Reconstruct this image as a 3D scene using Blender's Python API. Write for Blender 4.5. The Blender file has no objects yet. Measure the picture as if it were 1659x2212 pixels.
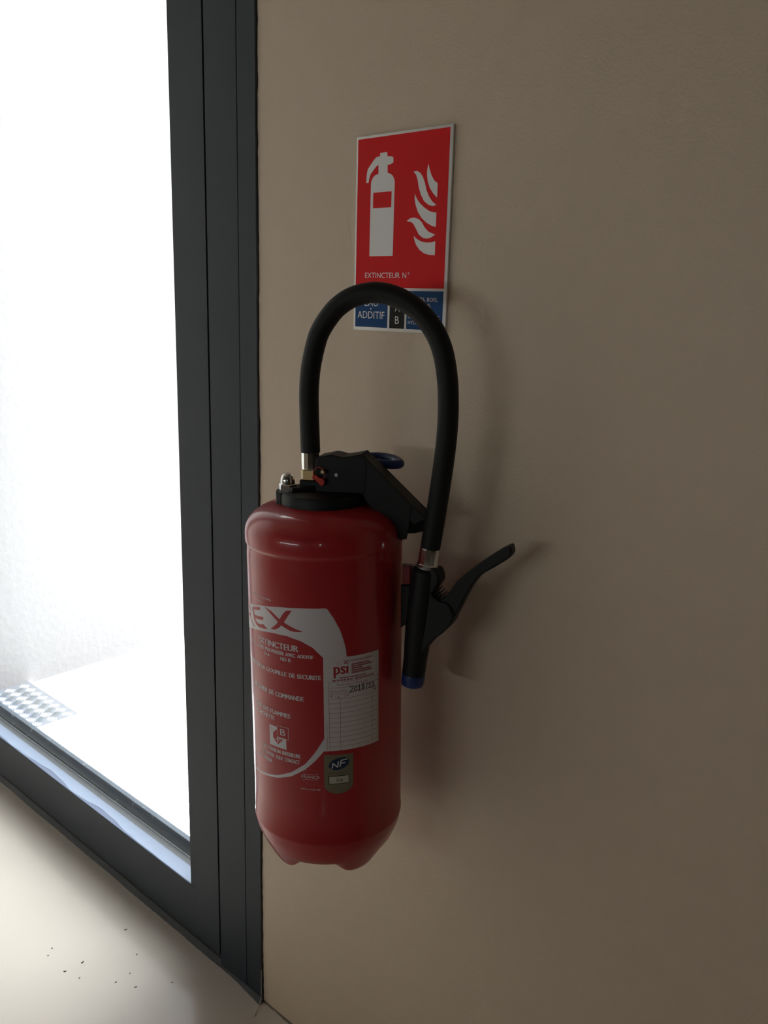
import bpy, bmesh, math, random
from mathutils import Vector, Matrix, Euler
random.seed(7)
sc = bpy.context.scene
COL = sc.collection
R = math.radians

# ------------------------------------------------------------------ camera
PITCH, ROLL, YAW, FPX = 0.235429, 0.027802, 0.736526, 1885.7
fw = Vector((-math.sin(YAW) * math.cos(PITCH), math.cos(YAW) * math.cos(PITCH), -math.sin(PITCH)))
rt = fw.cross(Vector((0, 0, 1))).normalized()
up = rt.cross(fw)
r2 = rt * math.cos(ROLL) + up * math.sin(ROLL)
u2 = -rt * math.sin(ROLL) + up * math.cos(ROLL)
cam = bpy.data.cameras.new('camera')
camo = bpy.data.objects.new('camera', cam)
COL.objects.link(camo)
M = Matrix((r2, u2, -fw)).transposed().to_4x4()
M.translation = Vector((0.912, -0.75, 1.0835))
camo.matrix_world = M
cam.sensor_fit = 'VERTICAL'
cam.sensor_height = 36.0
cam.lens = FPX / 2212.0 * 36.0
cam.clip_start = 0.02
sc.camera = camo

# ------------------------------------------------------------------ world / light / exposure
SKY_STRENGTH = 13.2
w = bpy.data.worlds.new('sky_world')
sc.world = w
w.use_nodes = True
bgn = w.node_tree.nodes['Background']
bgn.inputs[0].default_value = (0.95, 0.97, 1.0, 1)
bgn.inputs[1].default_value = SKY_STRENGTH
pl = bpy.data.lights.new('window_portal', 'AREA')
pl.shape = 'RECTANGLE'
pl.size, pl.size_y = 1.38, 2.45
pl.cycles.is_portal = True
plo = bpy.data.objects.new('window_portal', pl)
COL.objects.link(plo)
plo.location = (-0.69, 0.31, 1.225)
plo.rotation_euler = (R(-90), 0, 0)
pl2 = bpy.data.lights.new('second_window_portal', 'AREA')
pl2.shape = 'RECTANGLE'
pl2.size, pl2.size_y = 0.22, 0.40
pl2.cycles.is_portal = True
plo2 = bpy.data.objects.new('second_window_portal', pl2)
COL.objects.link(plo2)
plo2.location = (2.14, -2.41, 1.32)
plo2.rotation_euler = (R(90), 0, 0)
pl3 = bpy.data.lights.new('fill_window_portal', 'AREA')  # portal for the added strip window behind the viewer
pl3.shape = 'RECTANGLE'
pl3.size, pl3.size_y = 1.16, 0.16
pl3.cycles.is_portal = True
plo3 = bpy.data.objects.new('fill_window_portal', pl3)
COL.objects.link(plo3)
plo3.location = (0.10, -2.41, 1.00)
plo3.rotation_euler = (R(90), 0, 0)
sc.view_settings.view_transform = 'Standard'
sc.view_settings.look = 'None'
sc.view_settings.gamma = 1.0
sc.view_settings.use_curve_mapping = False
sc.view_settings.exposure = 0.0
sc.cycles.use_denoising = True
sc.cycles.max_bounces = 16
sc.cycles.diffuse_bounces = 10
sc.cycles.glossy_bounces = 6
sc.cycles.transparent_max_bounces = 16
sc.cycles.sample_clamp_indirect = 6.0
sc.cycles.caustics_reflective = False
sc.cycles.caustics_refractive = False

# ------------------------------------------------------------------ materials
def srgb(r, g, b):
    f = lambda c: c / 12.92 if c <= 0.04045 else ((c + 0.055) / 1.055) ** 2.4
    return (f(r / 255), f(g / 255), f(b / 255), 1)

def mat(name, col, rough=0.5, metal=0.0, spec=0.5, coat=0.0, coat_rough=0.1, var=0.0, var_scale=8.0,
        bump=0.0, bump_scale=200.0, bump_dist=0.001, rough_var=0.0, detail=3.0):
    m = bpy.data.materials.new(name)
    m.use_nodes = True
    nt = m.node_tree
    b = nt.nodes['Principled BSDF']
    b.inputs['Base Color'].default_value = col if len(col) == 4 else (*col, 1)
    b.inputs['Roughness'].default_value = rough
    b.inputs['Metallic'].default_value = metal
    b.inputs['Specular IOR Level'].default_value = spec
    b.inputs['Coat Weight'].default_value = coat
    b.inputs['Coat Roughness'].default_value = coat_rough
    tc = nt.nodes.new('ShaderNodeTexCoord')
    if var > 0:
        n = nt.nodes.new('ShaderNodeTexNoise')
        n.inputs['Scale'].default_value = var_scale
        n.inputs['Detail'].default_value = detail
        nt.links.new(tc.outputs['Object'], n.inputs['Vector'])
        mx = nt.nodes.new('ShaderNodeMix')
        mx.data_type = 'RGBA'
        c = b.inputs['Base Color'].default_value
        mx.inputs['A'].default_value = (*[max(0, x * (1 - var)) for x in c[:3]], 1)
        mx.inputs['B'].default_value = (*[min(1, x * (1 + var)) for x in c[:3]], 1)
        nt.links.new(n.outputs['Fac'], mx.inputs['Factor'])
        nt.links.new(mx.outputs['Result'], b.inputs['Base Color'])
        if rough_var > 0:
            mr = nt.nodes.new('ShaderNodeMapRange')
            mr.inputs['To Min'].default_value = max(0, rough - rough_var)
            mr.inputs['To Max'].default_value = min(1, rough + rough_var)
            nt.links.new(n.outputs['Fac'], mr.inputs['Value'])
            nt.links.new(mr.outputs['Result'], b.inputs['Roughness'])
    if bump > 0:
        n2 = nt.nodes.new('ShaderNodeTexNoise')
        n2.inputs['Scale'].default_value = bump_scale
        n2.inputs['Detail'].default_value = 4
        nt.links.new(tc.outputs['Object'], n2.inputs['Vector'])
        bp = nt.nodes.new('ShaderNodeBump')
        bp.inputs['Strength'].default_value = bump
        bp.inputs['Distance'].default_value = bump_dist
        nt.links.new(n2.outputs['Fac'], bp.inputs['Height'])
        nt.links.new(bp.outputs['Normal'], b.inputs['Normal'])
    return m

MT = {}
MT['wall'] = mat('wall_paint', (0.615, 0.492, 0.372), 0.52, spec=0.5, var=0.035, var_scale=40, bump=0.7, bump_scale=330, bump_dist=0.0007)
MT['white_wall'] = mat('pale_wall_paint', (0.68, 0.645, 0.595), 0.7, spec=0.3, var=0.02, var_scale=30)
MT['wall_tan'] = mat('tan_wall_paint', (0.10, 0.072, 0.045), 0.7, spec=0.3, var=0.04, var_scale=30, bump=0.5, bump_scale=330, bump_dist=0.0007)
MT['ceiling'] = mat('ceiling_paint', (0.26, 0.22, 0.18), 0.8, var=0.02, var_scale=10)
MT['floor'] = mat('linoleum', (0.545, 0.487, 0.43), 0.16, spec=0.8, var=0.05, var_scale=6, bump=0.15, bump_scale=260, bump_dist=0.0005)
MT['frame'] = mat('anthracite_powder_coat', (0.0175, 0.0240, 0.0345), 0.5, spec=0.3, var=0.06, var_scale=30, bump=0.12, bump_scale=900, bump_dist=0.0003)
MT['sill'] = mat('anthracite_sill', (0.085, 0.100, 0.120), 0.25, spec=0.6, var=0.25, var_scale=25, rough_var=0.08)
MT['grey_gasket'] = mat('grey_gasket', (0.16, 0.165, 0.175), 0.5, var=0.1, var_scale=60)
MT['rail_lit'] = mat('rail_sky_reflection', (0.13, 0.155, 0.23), 0.3, spec=0.6, var=0.06, var_scale=40)  # sky reflection on the rail's top put into a paler base colour
MT['sheen'] = mat('pale_blue_sky_sheen', (0.255, 0.30, 0.40), 0.35, spec=0.5, var=0.05, var_scale=35)  # pale blue stands in for bright sky mirrored on the sill
MT['edge_glint'] = mat('painted_edge_glint', (0.75, 0.78, 0.82), 0.3, metal=0.3, var=0.05)  # pale colour paints the light catching the bead's edge
MT['gasket'] = mat('black_gasket', (0.012, 0.012, 0.013), 0.6, var=0.1, var_scale=60)
MT['sealant'] = mat('dark_sealant', (0.012, 0.013, 0.015), 0.55, var=0.2, var_scale=80)
MT['sealant_brown'] = mat('brown_sealant', (0.13, 0.10, 0.07), 0.6, var=0.2, var_scale=60)
MT['render_wall'] = mat('rough_cast_render', (0.225, 0.213, 0.222), 0.9, spec=0.2, var=0.09, var_scale=55, bump=0.6, bump_scale=60, bump_dist=0.003, detail=6)
MT['ground'] = mat('pale_concrete', (0.62, 0.61, 0.60), 0.85, spec=0.2, var=0.06, var_scale=15, bump=0.4, bump_scale=90, bump_dist=0.002)
MT['tread_worn_glint'] = mat('worn_aluminium_sky_glint', (0.62, 0.65, 0.70), 0.4, metal=0.9, var=0.05, var_scale=90)  # worn bars, with the sky's glint put into the lighter colour
MT['tread'] = mat('aluminium_tread', (0.34, 0.355, 0.40), 0.5, metal=0.6, var=0.08, var_scale=90, rough_var=0.1)
MT['red_paint'] = mat('red_enamel', (0.42, 0.020, 0.027), 0.34, spec=0.3, coat=0.5, coat_rough=0.06, var=0.03, var_scale=30, bump=0.03, bump_scale=500, bump_dist=0.0003)
MT['red_clip'] = mat('red_plastic', (0.20, 0.012, 0.015), 0.4, var=0.03)
MT['black'] = mat('black_plastic', (0.006, 0.006, 0.0065), 0.5, spec=0.3, var=0.15, var_scale=40, bump=0.1, bump_scale=900, bump_dist=0.0003)
MT['black_soft'] = mat('charcoal_plastic', (0.012, 0.013, 0.0125), 0.55, spec=0.3, var=0.15, var_scale=40, bump=0.1, bump_scale=900, bump_dist=0.0003)
MT['rubber'] = mat('black_rubber', (0.007, 0.007, 0.007), 0.6, spec=0.3, var=0.2, var_scale=60, bump=0.15, bump_scale=1200, bump_dist=0.0004)
MT['chrome'] = mat('chrome', (0.80, 0.80, 0.80), 0.14, metal=1.0, var=0.03, var_scale=50)
MT['steel'] = mat('dull_steel', (0.45, 0.44, 0.42), 0.35, metal=1.0, var=0.05)
MT['spring_steel'] = mat('dark_spring_steel', (0.16, 0.155, 0.15), 0.4, metal=1.0, var=0.05)
MT['brass'] = mat('brass', (0.55, 0.40, 0.20), 0.38, metal=0.9, var=0.06, var_scale=80)
MT['blue_plastic'] = mat('blue_plastic', (0.008, 0.028, 0.13), 0.38, var=0.05)
MT['seal_red'] = mat('red_seal_plastic', (0.62, 0.035, 0.015), 0.35, var=0.08, var_scale=200)
MT['print_white'] = mat('white_print', (0.69, 0.645, 0.665), 0.4, spec=0.4, var=0.02, var_scale=60)
MT['print_red'] = mat('red_print', (0.42, 0.020, 0.027), 0.4, var=0.02, var_scale=60)
MT['print_red_fade'] = mat('pale_red_print', (0.36, 0.11, 0.11), 0.6, var=0.04, var_scale=100)
MT['paper'] = mat('sticker_paper', (0.68, 0.635, 0.635), 0.6, spec=0.3, var=0.03, var_scale=50)
MT['ink'] = mat('black_ink', (0.01, 0.01, 0.011), 0.5, var=0.05)
MT['gold'] = mat('olive_gold_foil', (0.23, 0.20, 0.13), 0.42, metal=0.25, var=0.08, var_scale=120)
MT['nf_blue'] = mat('dark_blue_print', (0.012, 0.028, 0.07), 0.45, var=0.03)
MT['box_cream'] = mat('cream_print', (0.50, 0.47, 0.38), 0.5, var=0.03)
MT['grey_ink'] = mat('grey_ink', (0.14, 0.13, 0.11), 0.5, var=0.05)
MT['sign_white'] = mat('sign_white', (0.84, 0.80, 0.77), 0.45, var=0.02, var_scale=30)
MT['sign_red'] = mat('sign_red', (0.74, 0.013, 0.018), 0.6, spec=0.15, var=0.03, var_scale=25)
MT['sign_blue'] = mat('sign_blue', (0.010, 0.060, 0.19), 0.6, spec=0.15, var=0.03, var_scale=25)
MT['sign_black'] = mat('sign_black', (0.010, 0.009, 0.008), 0.6, spec=0.2, var=0.05)
MT['sign_picto'] = mat('sign_pictogram_white', (0.82, 0.78, 0.78), 0.45, var=0.02, var_scale=30)
MT['debris'] = mat('dark_debris', (0.05, 0.055, 0.05), 0.8, var=0.3, var_scale=300)
MT['thread'] = mat('pale_thread', (0.42, 0.38, 0.32), 0.7, var=0.1, var_scale=200)

def glass_material():
    m = bpy.data.materials.new('window_glass')
    m.use_nodes = True
    nt = m.node_tree
    nt.nodes.clear()
    out = nt.nodes.new('ShaderNodeOutputMaterial')
    tr = nt.nodes.new('ShaderNodeBsdfTransparent')
    tr.inputs[0].default_value = (0.94, 0.97, 0.96, 1)
    gl = nt.nodes.new('ShaderNodeBsdfGlossy')
    gl.inputs['Roughness'].default_value = 0.02
    lwn = nt.nodes.new('ShaderNodeLayerWeight')
    lwn.inputs['Blend'].default_value = 0.5
    pw = nt.nodes.new('ShaderNodeMath'); pw.operation = 'POWER'; pw.inputs[1].default_value = 4.0
    nt.links.new(lwn.outputs['Facing'], pw.inputs[0])
    fr = nt.nodes.new('ShaderNodeMath'); fr.operation = 'MULTIPLY_ADD'
    fr.inputs[1].default_value = 0.7; fr.inputs[2].default_value = 0.03
    nt.links.new(pw.outputs[0], fr.inputs[0])
    mx = nt.nodes.new('ShaderNodeMixShader')
    nt.links.new(fr.outputs[0], mx.inputs[0])
    nt.links.new(tr.outputs[0], mx.inputs[1])
    nt.links.new(gl.outputs[0], mx.inputs[2])
    nt.links.new(mx.outputs[0], out.inputs[0])
    return m
MT['glass'] = glass_material()

# ------------------------------------------------------------------ helpers
def link(o, parent=None):
    COL.objects.link(o)
    if parent is not None:
        o.parent = parent
    return o

def mesh_obj(name, verts, faces, m, parent=None, smooth=False, recalc=True):
    me = bpy.data.meshes.new(name)
    bm = bmesh.new()
    vs = [bm.verts.new(v) for v in verts]
    for f in faces:
        try:
            bm.faces.new([vs[i] for i in f])
        except ValueError:
            pass
    if recalc:
        bmesh.ops.recalc_face_normals(bm, faces=bm.faces)
    bm.to_mesh(me)
    bm.free()
    if smooth:
        for p in me.polygons:
            p.use_smooth = True
    me.materials.append(MT[m])
    return link(bpy.data.objects.new(name, me), parent)

def bm_obj(name, bm, m, parent=None, smooth=False, auto=None):
    bmesh.ops.recalc_face_normals(bm, faces=bm.faces)
    me = bpy.data.meshes.new(name)
    bm.to_mesh(me)
    bm.free()
    if smooth:
        for p in me.polygons:
            p.use_smooth = True
        if auto is not None:
            me.set_sharp_from_angle(angle=R(auto))
    me.materials.append(MT[m])
    return link(bpy.data.objects.new(name, me), parent)

def add_box(bm, x0, x1, y0, y1, z0, z1, bevel=0.0):
    r = bmesh.ops.create_cube(bm, size=1.0)
    vs = r['verts']
    for v in vs:
        v.co = Vector(((x0 + x1) / 2 + v.co.x * (x1 - x0), (y0 + y1) / 2 + v.co.y * (y1 - y0), (z0 + z1) / 2 + v.co.z * (z1 - z0)))
    if bevel > 0:
        es = list({e for v in vs for e in v.link_edges})
        bmesh.ops.bevel(bm, geom=es, offset=bevel, segments=2, affect='EDGES', profile=0.5)

def box(name, x0, x1, y0, y1, z0, z1, m, parent=None, bevel=0.0):
    bm = bmesh.new()
    add_box(bm, x0, x1, y0, y1, z0, z1, bevel)
    return bm_obj(name, bm, m, parent)

def lathe_bm(bm, prof, segs=48, centre=(0, 0), zfun=None, cap=True):
    rings = []
    for r, z in prof:
        if r < 1e-6:
            rings.append([bm.verts.new((centre[0], centre[1], zfun(0.0, z, 0.0) if zfun else z))])
        else:
            ring = []
            for i in range(segs):
                a = 2 * math.pi * i / segs
                zz = zfun(r, z, a) if zfun else z
                ring.append(bm.verts.new((centre[0] + r * math.sin(a), centre[1] - r * math.cos(a), zz)))
            rings.append(ring)
    for a, b in zip(rings[:-1], rings[1:]):
        for i in range(segs):
            j = (i + 1) % segs
            if len(a) == 1 and len(b) == 1:
                continue
            if len(a) == 1:
                bm.faces.new((a[0], b[i], b[j]))
            elif len(b) == 1:
                bm.faces.new((a[i], a[j], b[0]))
            else:
                bm.faces.new((a[i], a[j], b[j], b[i]))
    if cap:
        for ring in (rings[0], rings[-1]):
            if len(ring) > 2:
                bm.faces.new(ring)

def lathe(name, prof, m, parent=None, segs=48, centre=(0, 0), zfun=None, auto=35, smooth=True):
    bm = bmesh.new()
    lathe_bm(bm, prof, segs, centre, zfun)
    return bm_obj(name, bm, m, parent, smooth=smooth, auto=auto)

def tube_bm(bm, pts, rad, segs=16, closed=False, flat=1.0):
    pts = [Vector(p) for p in pts]
    n = len(pts)
    rads = rad if isinstance(rad, (list, tuple)) else [rad] * n
    ring0 = None
    rings = []
    nrm = None
    for i, p in enumerate(pts):
        if closed:
            t = (pts[(i + 1) % n] - pts[i - 1]).normalized()
        else:
            t = (pts[min(i + 1, n - 1)] - pts[max(i - 1, 0)]).normalized()
        if nrm is None:
            ref = Vector((0, 0, 1)) if abs(t.z) < 0.9 else Vector((1, 0, 0))
            nrm = (ref - t * ref.dot(t)).normalized()
        else:
            nrm = (nrm - t * nrm.dot(t)).normalized()
        bn = t.cross(nrm)
        rings.append([bm.verts.new(p + nrm * (rads[i] * math.cos(2 * math.pi * k / segs) * flat) + bn * (rads[i] * math.sin(2 * math.pi * k / segs))) for k in range(segs)])
    pairs = list(zip(rings[:-1], rings[1:]))
    if closed:
        pairs.append((rings[-1], rings[0]))
    for a, b in pairs:
        for k in range(segs):
            l = (k + 1) % segs
            bm.faces.new((a[k], a[l], b[l], b[k]))
    if not closed:
        bm.faces.new(rings[0])
        bm.faces.new(rings[-1])

def tube(name, pts, rad, m, parent=None, segs=16, closed=False, flat=1.0):
    bm = bmesh.new()
    tube_bm(bm, pts, rad, segs, closed, flat)
    return bm_obj(name, bm, m, parent, smooth=True, auto=50)

def catmull(pts, n=8):
    pts = [Vector(p) for p in pts]
    P = [pts[0] * 2 - pts[1]] + pts + [pts[-1] * 2 - pts[-2]]
    out = []
    for i in range(1, len(P) - 2):
        p0, p1, p2, p3 = P[i - 1:i + 3]
        for k in range(n):
            t = k / n
            out.append(0.5 * ((2 * p1) + (p2 - p0) * t + (2 * p0 - 5 * p1 + 4 * p2 - p3) * t * t + (3 * p1 - p0 - 3 * p2 + p3) * t ** 3))
    out.append(pts[-1])
    return out

def prism_bm(bm, poly, fmap, t0, t1, bevel=0.0, tri=True):
    """polygon (a, b) extruded between thickness t0 and t1; fmap(a, b, t) -> xyz"""
    A = [bm.verts.new(fmap(a, b, t0)) for a, b in poly]
    B = [bm.verts.new(fmap(a, b, t1)) for a, b in poly]
    fs = [bm.faces.new(A[::-1]), bm.faces.new(B)]
    n = len(poly)
    for i in range(n):
        j = (i + 1) % n
        fs.append(bm.faces.new((A[i], A[j], B[j], B[i])))
    bmesh.ops.recalc_face_normals(bm, faces=fs)
    if bevel > 0:
        es = list({e for f in fs[:2] for e in f.edges})
        bmesh.ops.bevel(bm, geom=es, offset=bevel, segments=2, affect='EDGES', profile=0.5)

def prism(name, poly, fmap, t0, t1, m, parent=None, bevel=0.0):
    bm = bmesh.new()
    prism_bm(bm, poly, fmap, t0, t1, bevel)
    return bm_obj(name, bm, m, parent, smooth=bevel > 0, auto=20)

def smooth_closed(poly, n=4):
    P = [Vector((*p, 0)) for p in poly]
    m = len(P)
    out = []
    for i in range(m):
        p0, p1, p2, p3 = P[i - 1], P[i], P[(i + 1) % m], P[(i + 2) % m]
        for k in range(n):
            t = k / n
            q = 0.5 * ((2 * p1) + (p2 - p0) * t + (2 * p0 - 5 * p1 + 4 * p2 - p3) * t * t + (3 * p1 - p0 - 3 * p2 + p3) * t ** 3)
            out.append((q.x, q.y))
    return out

_tcache = {}
def text_geo(body, bold=0.0, shear=0.0):
    """2-D triangulated letter outlines, normalised to their own bounding box"""
    key = (body, bold, shear)
    if key in _tcache:
        return _tcache[key]
    cu = bpy.data.curves.new('lettering_source', 'FONT')
    cu.body = body
    cu.resolution_u = 3
    cu.offset = bold
    cu.shear = shear
    cu.fill_mode = 'FRONT'
    o = bpy.data.objects.new('lettering_source', cu)
    COL.objects.link(o)
    dg = bpy.context.evaluated_depsgraph_get()
    me = o.evaluated_get(dg).to_mesh()
    vs = [(v.co.x, v.co.y) for v in me.vertices]
    fs = [tuple(p.vertices) for p in me.polygons]
    o.evaluated_get(dg).to_mesh_clear()
    bpy.data.objects.remove(o)
    bpy.data.curves.remove(cu)
    x0 = min(v[0] for v in vs); x1 = max(v[0] for v in vs)
    y0 = min(v[1] for v in vs); y1 = max(v[1] for v in vs)
    vs = [((x - x0) / (x1 - x0), (y - y0) / (y1 - y0)) for x, y in vs]
    _tcache[key] = (vs, fs)
    return _tcache[key]

class Flat:
    """collects flat 2-D shapes and lays them on a surface through fmap(a, b)"""
    def __init__(self):
        self.v = []; self.f = []
    def text(self, body, a0, a1, b0, b1, bold=0.0, shear=0.0):
        vs, fs = text_geo(body, bold, shear)
        o = len(self.v)
        self.v += [(a0 + x * (a1 - a0), b0 + y * (b1 - b0)) for x, y in vs]
        self.f += [tuple(i + o for i in f) for f in fs]
        return self
    def vtext(self, body, a0, a1, b0, b1):
        vs, fs = text_geo(body)
        o = len(self.v)
        self.v += [(a1 - y * (a1 - a0), b0 + x * (b1 - b0)) for x, y in vs]
        self.f += [tuple(i + o for i in f) for f in fs]
        return self
    def poly(self, pts):
        o = len(self.v)
        self.v += list(pts)
        self.f.append(tuple(range(o, o + len(pts))))
        return self
    def rect(self, a0, a1, b0, b1, na=1):
        for k in range(na):
            p = a0 + (a1 - a0) * k / na; q = a0 + (a1 - a0) * (k + 1) / na
            self.poly([(p, b0), (q, b0), (q, b1), (p, b1)])
        return self
    def strip(self, lo, hi):
        def fine(q):
            r_ = []
            for (x0, y0), (x1, y1) in zip(q[:-1], q[1:]):
                r_ += [(x0 + (x1 - x0) * k / 4, y0 + (y1 - y0) * k / 4) for k in range(4)]
            return r_ + [q[-1]]
        lo, hi = fine(list(lo)), fine(list(hi))
        o = len(self.v)
        n = len(lo)
        self.v += list(lo) + list(hi)
        for i in range(n - 1):
            self.f.append((o + i, o + i + 1, o + n + i + 1, o + n + i))
        return self
    def line(self, pts, wd):
        for (x0, y0), (x1, y1) in zip(pts[:-1], pts[1:]):
            dx, dy = x1 - x0, y1 - y0
            l = math.hypot(dx, dy) or 1
            nx, ny = -dy / l * wd / 2, dx / l * wd / 2
            ex_, ey_ = dx / l * wd * 0.3, dy / l * wd * 0.3
            self.poly([(x0 - nx - ex_, y0 - ny - ey_), (x1 - nx + ex_, y1 - ny + ey_), (x1 + nx + ex_, y1 + ny + ey_), (x0 + nx - ex_, y0 + ny - ey_)])
        return self
    def build(self, name, fmap, m, parent):
        if getattr(fmap, 'wrap', False):
            bm = bmesh.new()
            vs = [bm.verts.new((a, b * 100.0, 0)) for a, b in self.v]
            for f in self.f:
                try:
                    bm.faces.new([vs[i] for i in f])
                except ValueError:
                    pass
            xs = [a for a, b in self.v]
            k = math.floor(min(xs)) + 1
            while k < max(xs):
                bmesh.ops.bisect_plane(bm, geom=bm.verts[:] + bm.edges[:] + bm.faces[:], dist=1e-5, plane_co=(k, 0, 0), plane_no=(1, 0, 0))
                k += 1
            for v in bm.verts:
                v.co = Vector(fmap(v.co.x, v.co.y / 100.0))
            me = bpy.data.meshes.new(name)
            bm.to_mesh(me)
            bm.free()
            me.materials.append(MT[m])
            return link(bpy.data.objects.new(name, me), parent)
        return mesh_obj(name, [fmap(a, b) for a, b in self.v], self.f, m, parent, recalc=False)

def tag(o, label=None, cat=None, group=None, kind=None):
    if label: o['label'] = label
    if cat: o['category'] = cat
    if group: o['group'] = group
    if kind: o['kind'] = kind
    return o

def empty(name, loc=(0, 0, 0), rot=None):
    o = bpy.data.objects.new(name, None)
    o.empty_display_size = 0.05
    COL.objects.link(o)
    o.location = loc
    if rot is not None:
        o.rotation_euler = rot
    return o

# ------------------------------------------------------------------ the room
RX0, RX1, RY0, RH, WT = -1.46, 3.6, -2.3, 2.6, 0.30
WX0, WX1, WH = -1.385, 0.0, 2.45         # window opening in the wall
bm = bmesh.new()
add_box(bm, WX1, RX1, 0.0, WT, 0, RH)
add_box(bm, WX0, WX1, 0.0, WT, WH, RH)
add_box(bm, RX0, WX0, 0.0, WT, 0, RH)
wall = bm_obj('wall_back', bm, 'wall')
tag(wall, 'beige textured painted wall carrying the sign and the extinguisher', 'wall', kind='structure')
VX0, VX1, VZ0, VZ1 = 2.03, 2.25, 1.12, 1.52   # second window, in the wall behind the viewer
UX0, UX1, UZ0, UZ1 = -0.48, 0.68, 0.92, 1.08   # unseen strip window, added in the same wall for front fill
bm = bmesh.new()
add_box(bm, RX0, UX0, RY0 - 0.1, RY0, 0, RH)
add_box(bm, UX0, UX1, RY0 - 0.1, RY0, 0, UZ0)
add_box(bm, UX0, UX1, RY0 - 0.1, RY0, UZ1, RH)
add_box(bm, UX1, VX0, RY0 - 0.1, RY0, 0, RH)
add_box(bm, VX0, VX1, RY0 - 0.1, RY0, 0, VZ0)
add_box(bm, VX0, VX1, RY0 - 0.1, RY0, VZ1, RH)
add_box(bm, VX1, RX1, RY0 - 0.1, RY0, 0, RH)
tag(bm_obj('wall_front', bm, 'wall_tan'), 'tan painted wall with a window and an added fill strip behind the viewer', 'wall', kind='structure')
tag(box('wall_left', RX0 - 0.1, RX0, RY0, 0.0, 0, RH, 'white_wall'), 'pale painted wall at the left of the room beside the window', 'wall', kind='structure')
for nm, b, lab in (('wall_right', (RX1, RX1 + 0.1, RY0, 0.0, 0, RH), 'tan painted wall at the far right of the room'),):
    tag(box(nm, *b, 'wall_tan'), lab, 'wall', kind='structure')
tag(box('floor', RX0, RX1, RY0, 0.0, -0.05, 0.0, 'floor'), 'smooth cream floor lit by the window', 'floor', kind='structure')
tag(box('ceiling', RX0, RX1, RY0, 0.0, RH, RH + 0.1, 'ceiling'), 'pale ceiling of the room', 'ceiling', kind='structure')

# outside: pale ground, rough-cast side wall, tread plate
tag(box('ground', WX0, 6.0, WT, 8.0, -0.06, -0.005, 'ground'), 'bright pale ground outside the glass', 'ground', kind='structure')
tag(box('wall_outside', WX0 - 0.25, WX0, WT, 8.0, -0.06, 2.3, 'render_wall'), 'overexposed pale rough-cast wall outside the glass', 'wall', kind='structure')
tag(box('wall_reveal', WX0 - 0.001, WX0 + 0.002, 0.082, WT + 0.001, 0.0, WH, 'render_wall'), 'pale rough-cast reveal beside the glass', 'wall', kind='structure')

# ------------------------------------------------------------------ window frame
win = empty('window_1', (0, 0, 0))
tag(win, 'anthracite metal framed floor-length window full of white daylight', 'window', kind='structure')
GX = -0.186                                # inner edge of the sash stile
LX = -1.29
# fixed frame and sash profiles
box('fixed_jamb', -0.0362, -0.0005, -0.002, 0.075, 0.0, WH, 'frame', win, 0.0008)
box('fixed_jamb', -0.1040, -0.0370, -0.002, 0.075, 0.0, WH, 'frame', win, 0.0008)
box('jamb_core', -0.110, -0.030, 0.010, 0.074, 0.0, WH, 'gasket', win)
box('sash_stile', -0.1722, -0.1072, -0.002, 0.075, 0.0205, WH - 0.05, 'frame', win, 0.0003)
box('glazing_bead', GX, -0.1728, -0.001, 0.048, 0.1140, WH - 0.11, 'frame', win, 0.0008)
box('sash_stile', LX - 0.08, LX, -0.002, 0.075, 0.018, WH - 0.05, 'frame', win, 0.0008)
box('fixed_jamb', WX0, LX - 0.083, -0.002, 0.075, 0.0, WH, 'frame', win, 0.0008)
box('head_rail', LX, -0.1730, -0.002, 0.075, WH - 0.15, WH - 0.05, 'frame', win, 0.0008)
box('fixed_head', LX - 0.083, -0.1040, -0.002, 0.075, WH - 0.047, WH, 'frame', win, 0.0008)
# bottom rail: face, glossy top, step and glazing bead
def rail_profile(name, prof, m, x0, x1):
    n = len(prof)
    vs = [(x0, y, z) for y, z in prof] + [(x1, y, z) for y, z in prof]
    fs = [tuple(range(n))[::-1], tuple(range(n, 2 * n))] + [(i, (i + 1) % n, n + (i + 1) % n, n + i) for i in range(n)]
    return mesh_obj(name, vs, fs, m, win)
rail_profile('bottom_rail', [(-0.002, 0.0205), (-0.002, 0.1134), (-0.001, 0.1142), (0.075, 0.1142), (0.075, 0.0205)], 'frame', LX, -0.1722)
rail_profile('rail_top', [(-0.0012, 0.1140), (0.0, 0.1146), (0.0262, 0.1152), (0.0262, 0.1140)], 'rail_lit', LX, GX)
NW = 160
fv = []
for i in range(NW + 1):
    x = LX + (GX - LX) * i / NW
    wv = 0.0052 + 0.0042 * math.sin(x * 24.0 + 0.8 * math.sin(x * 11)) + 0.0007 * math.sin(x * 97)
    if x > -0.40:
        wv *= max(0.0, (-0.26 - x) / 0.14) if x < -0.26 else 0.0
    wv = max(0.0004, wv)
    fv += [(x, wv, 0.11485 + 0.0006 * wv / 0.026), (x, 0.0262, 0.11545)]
sheen = mesh_obj('sky_sheen_film', fv, [(2 * i, 2 * i + 2, 2 * i + 3, 2 * i + 1) for i in range(NW)], 'sheen', win)  # thin wavy sheet carrying the painted sky reflection
sheen['label'] = 'pale blue film strip with painted sky reflection and a wavy edge'
rail_profile('glazing_gasket', [(0.0264, 0.1140), (0.0264, 0.1150), (0.0398, 0.1153), (0.0398, 0.1140)], 'grey_gasket', LX, GX)
rail_profile('bead_highlight', [(0.0394, 0.1150), (0.0394, 0.1166), (0.0401, 0.1168), (0.0401, 0.1150)], 'edge_glint', LX, GX)  # thin strip added as the painted highlight along the bead
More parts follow.
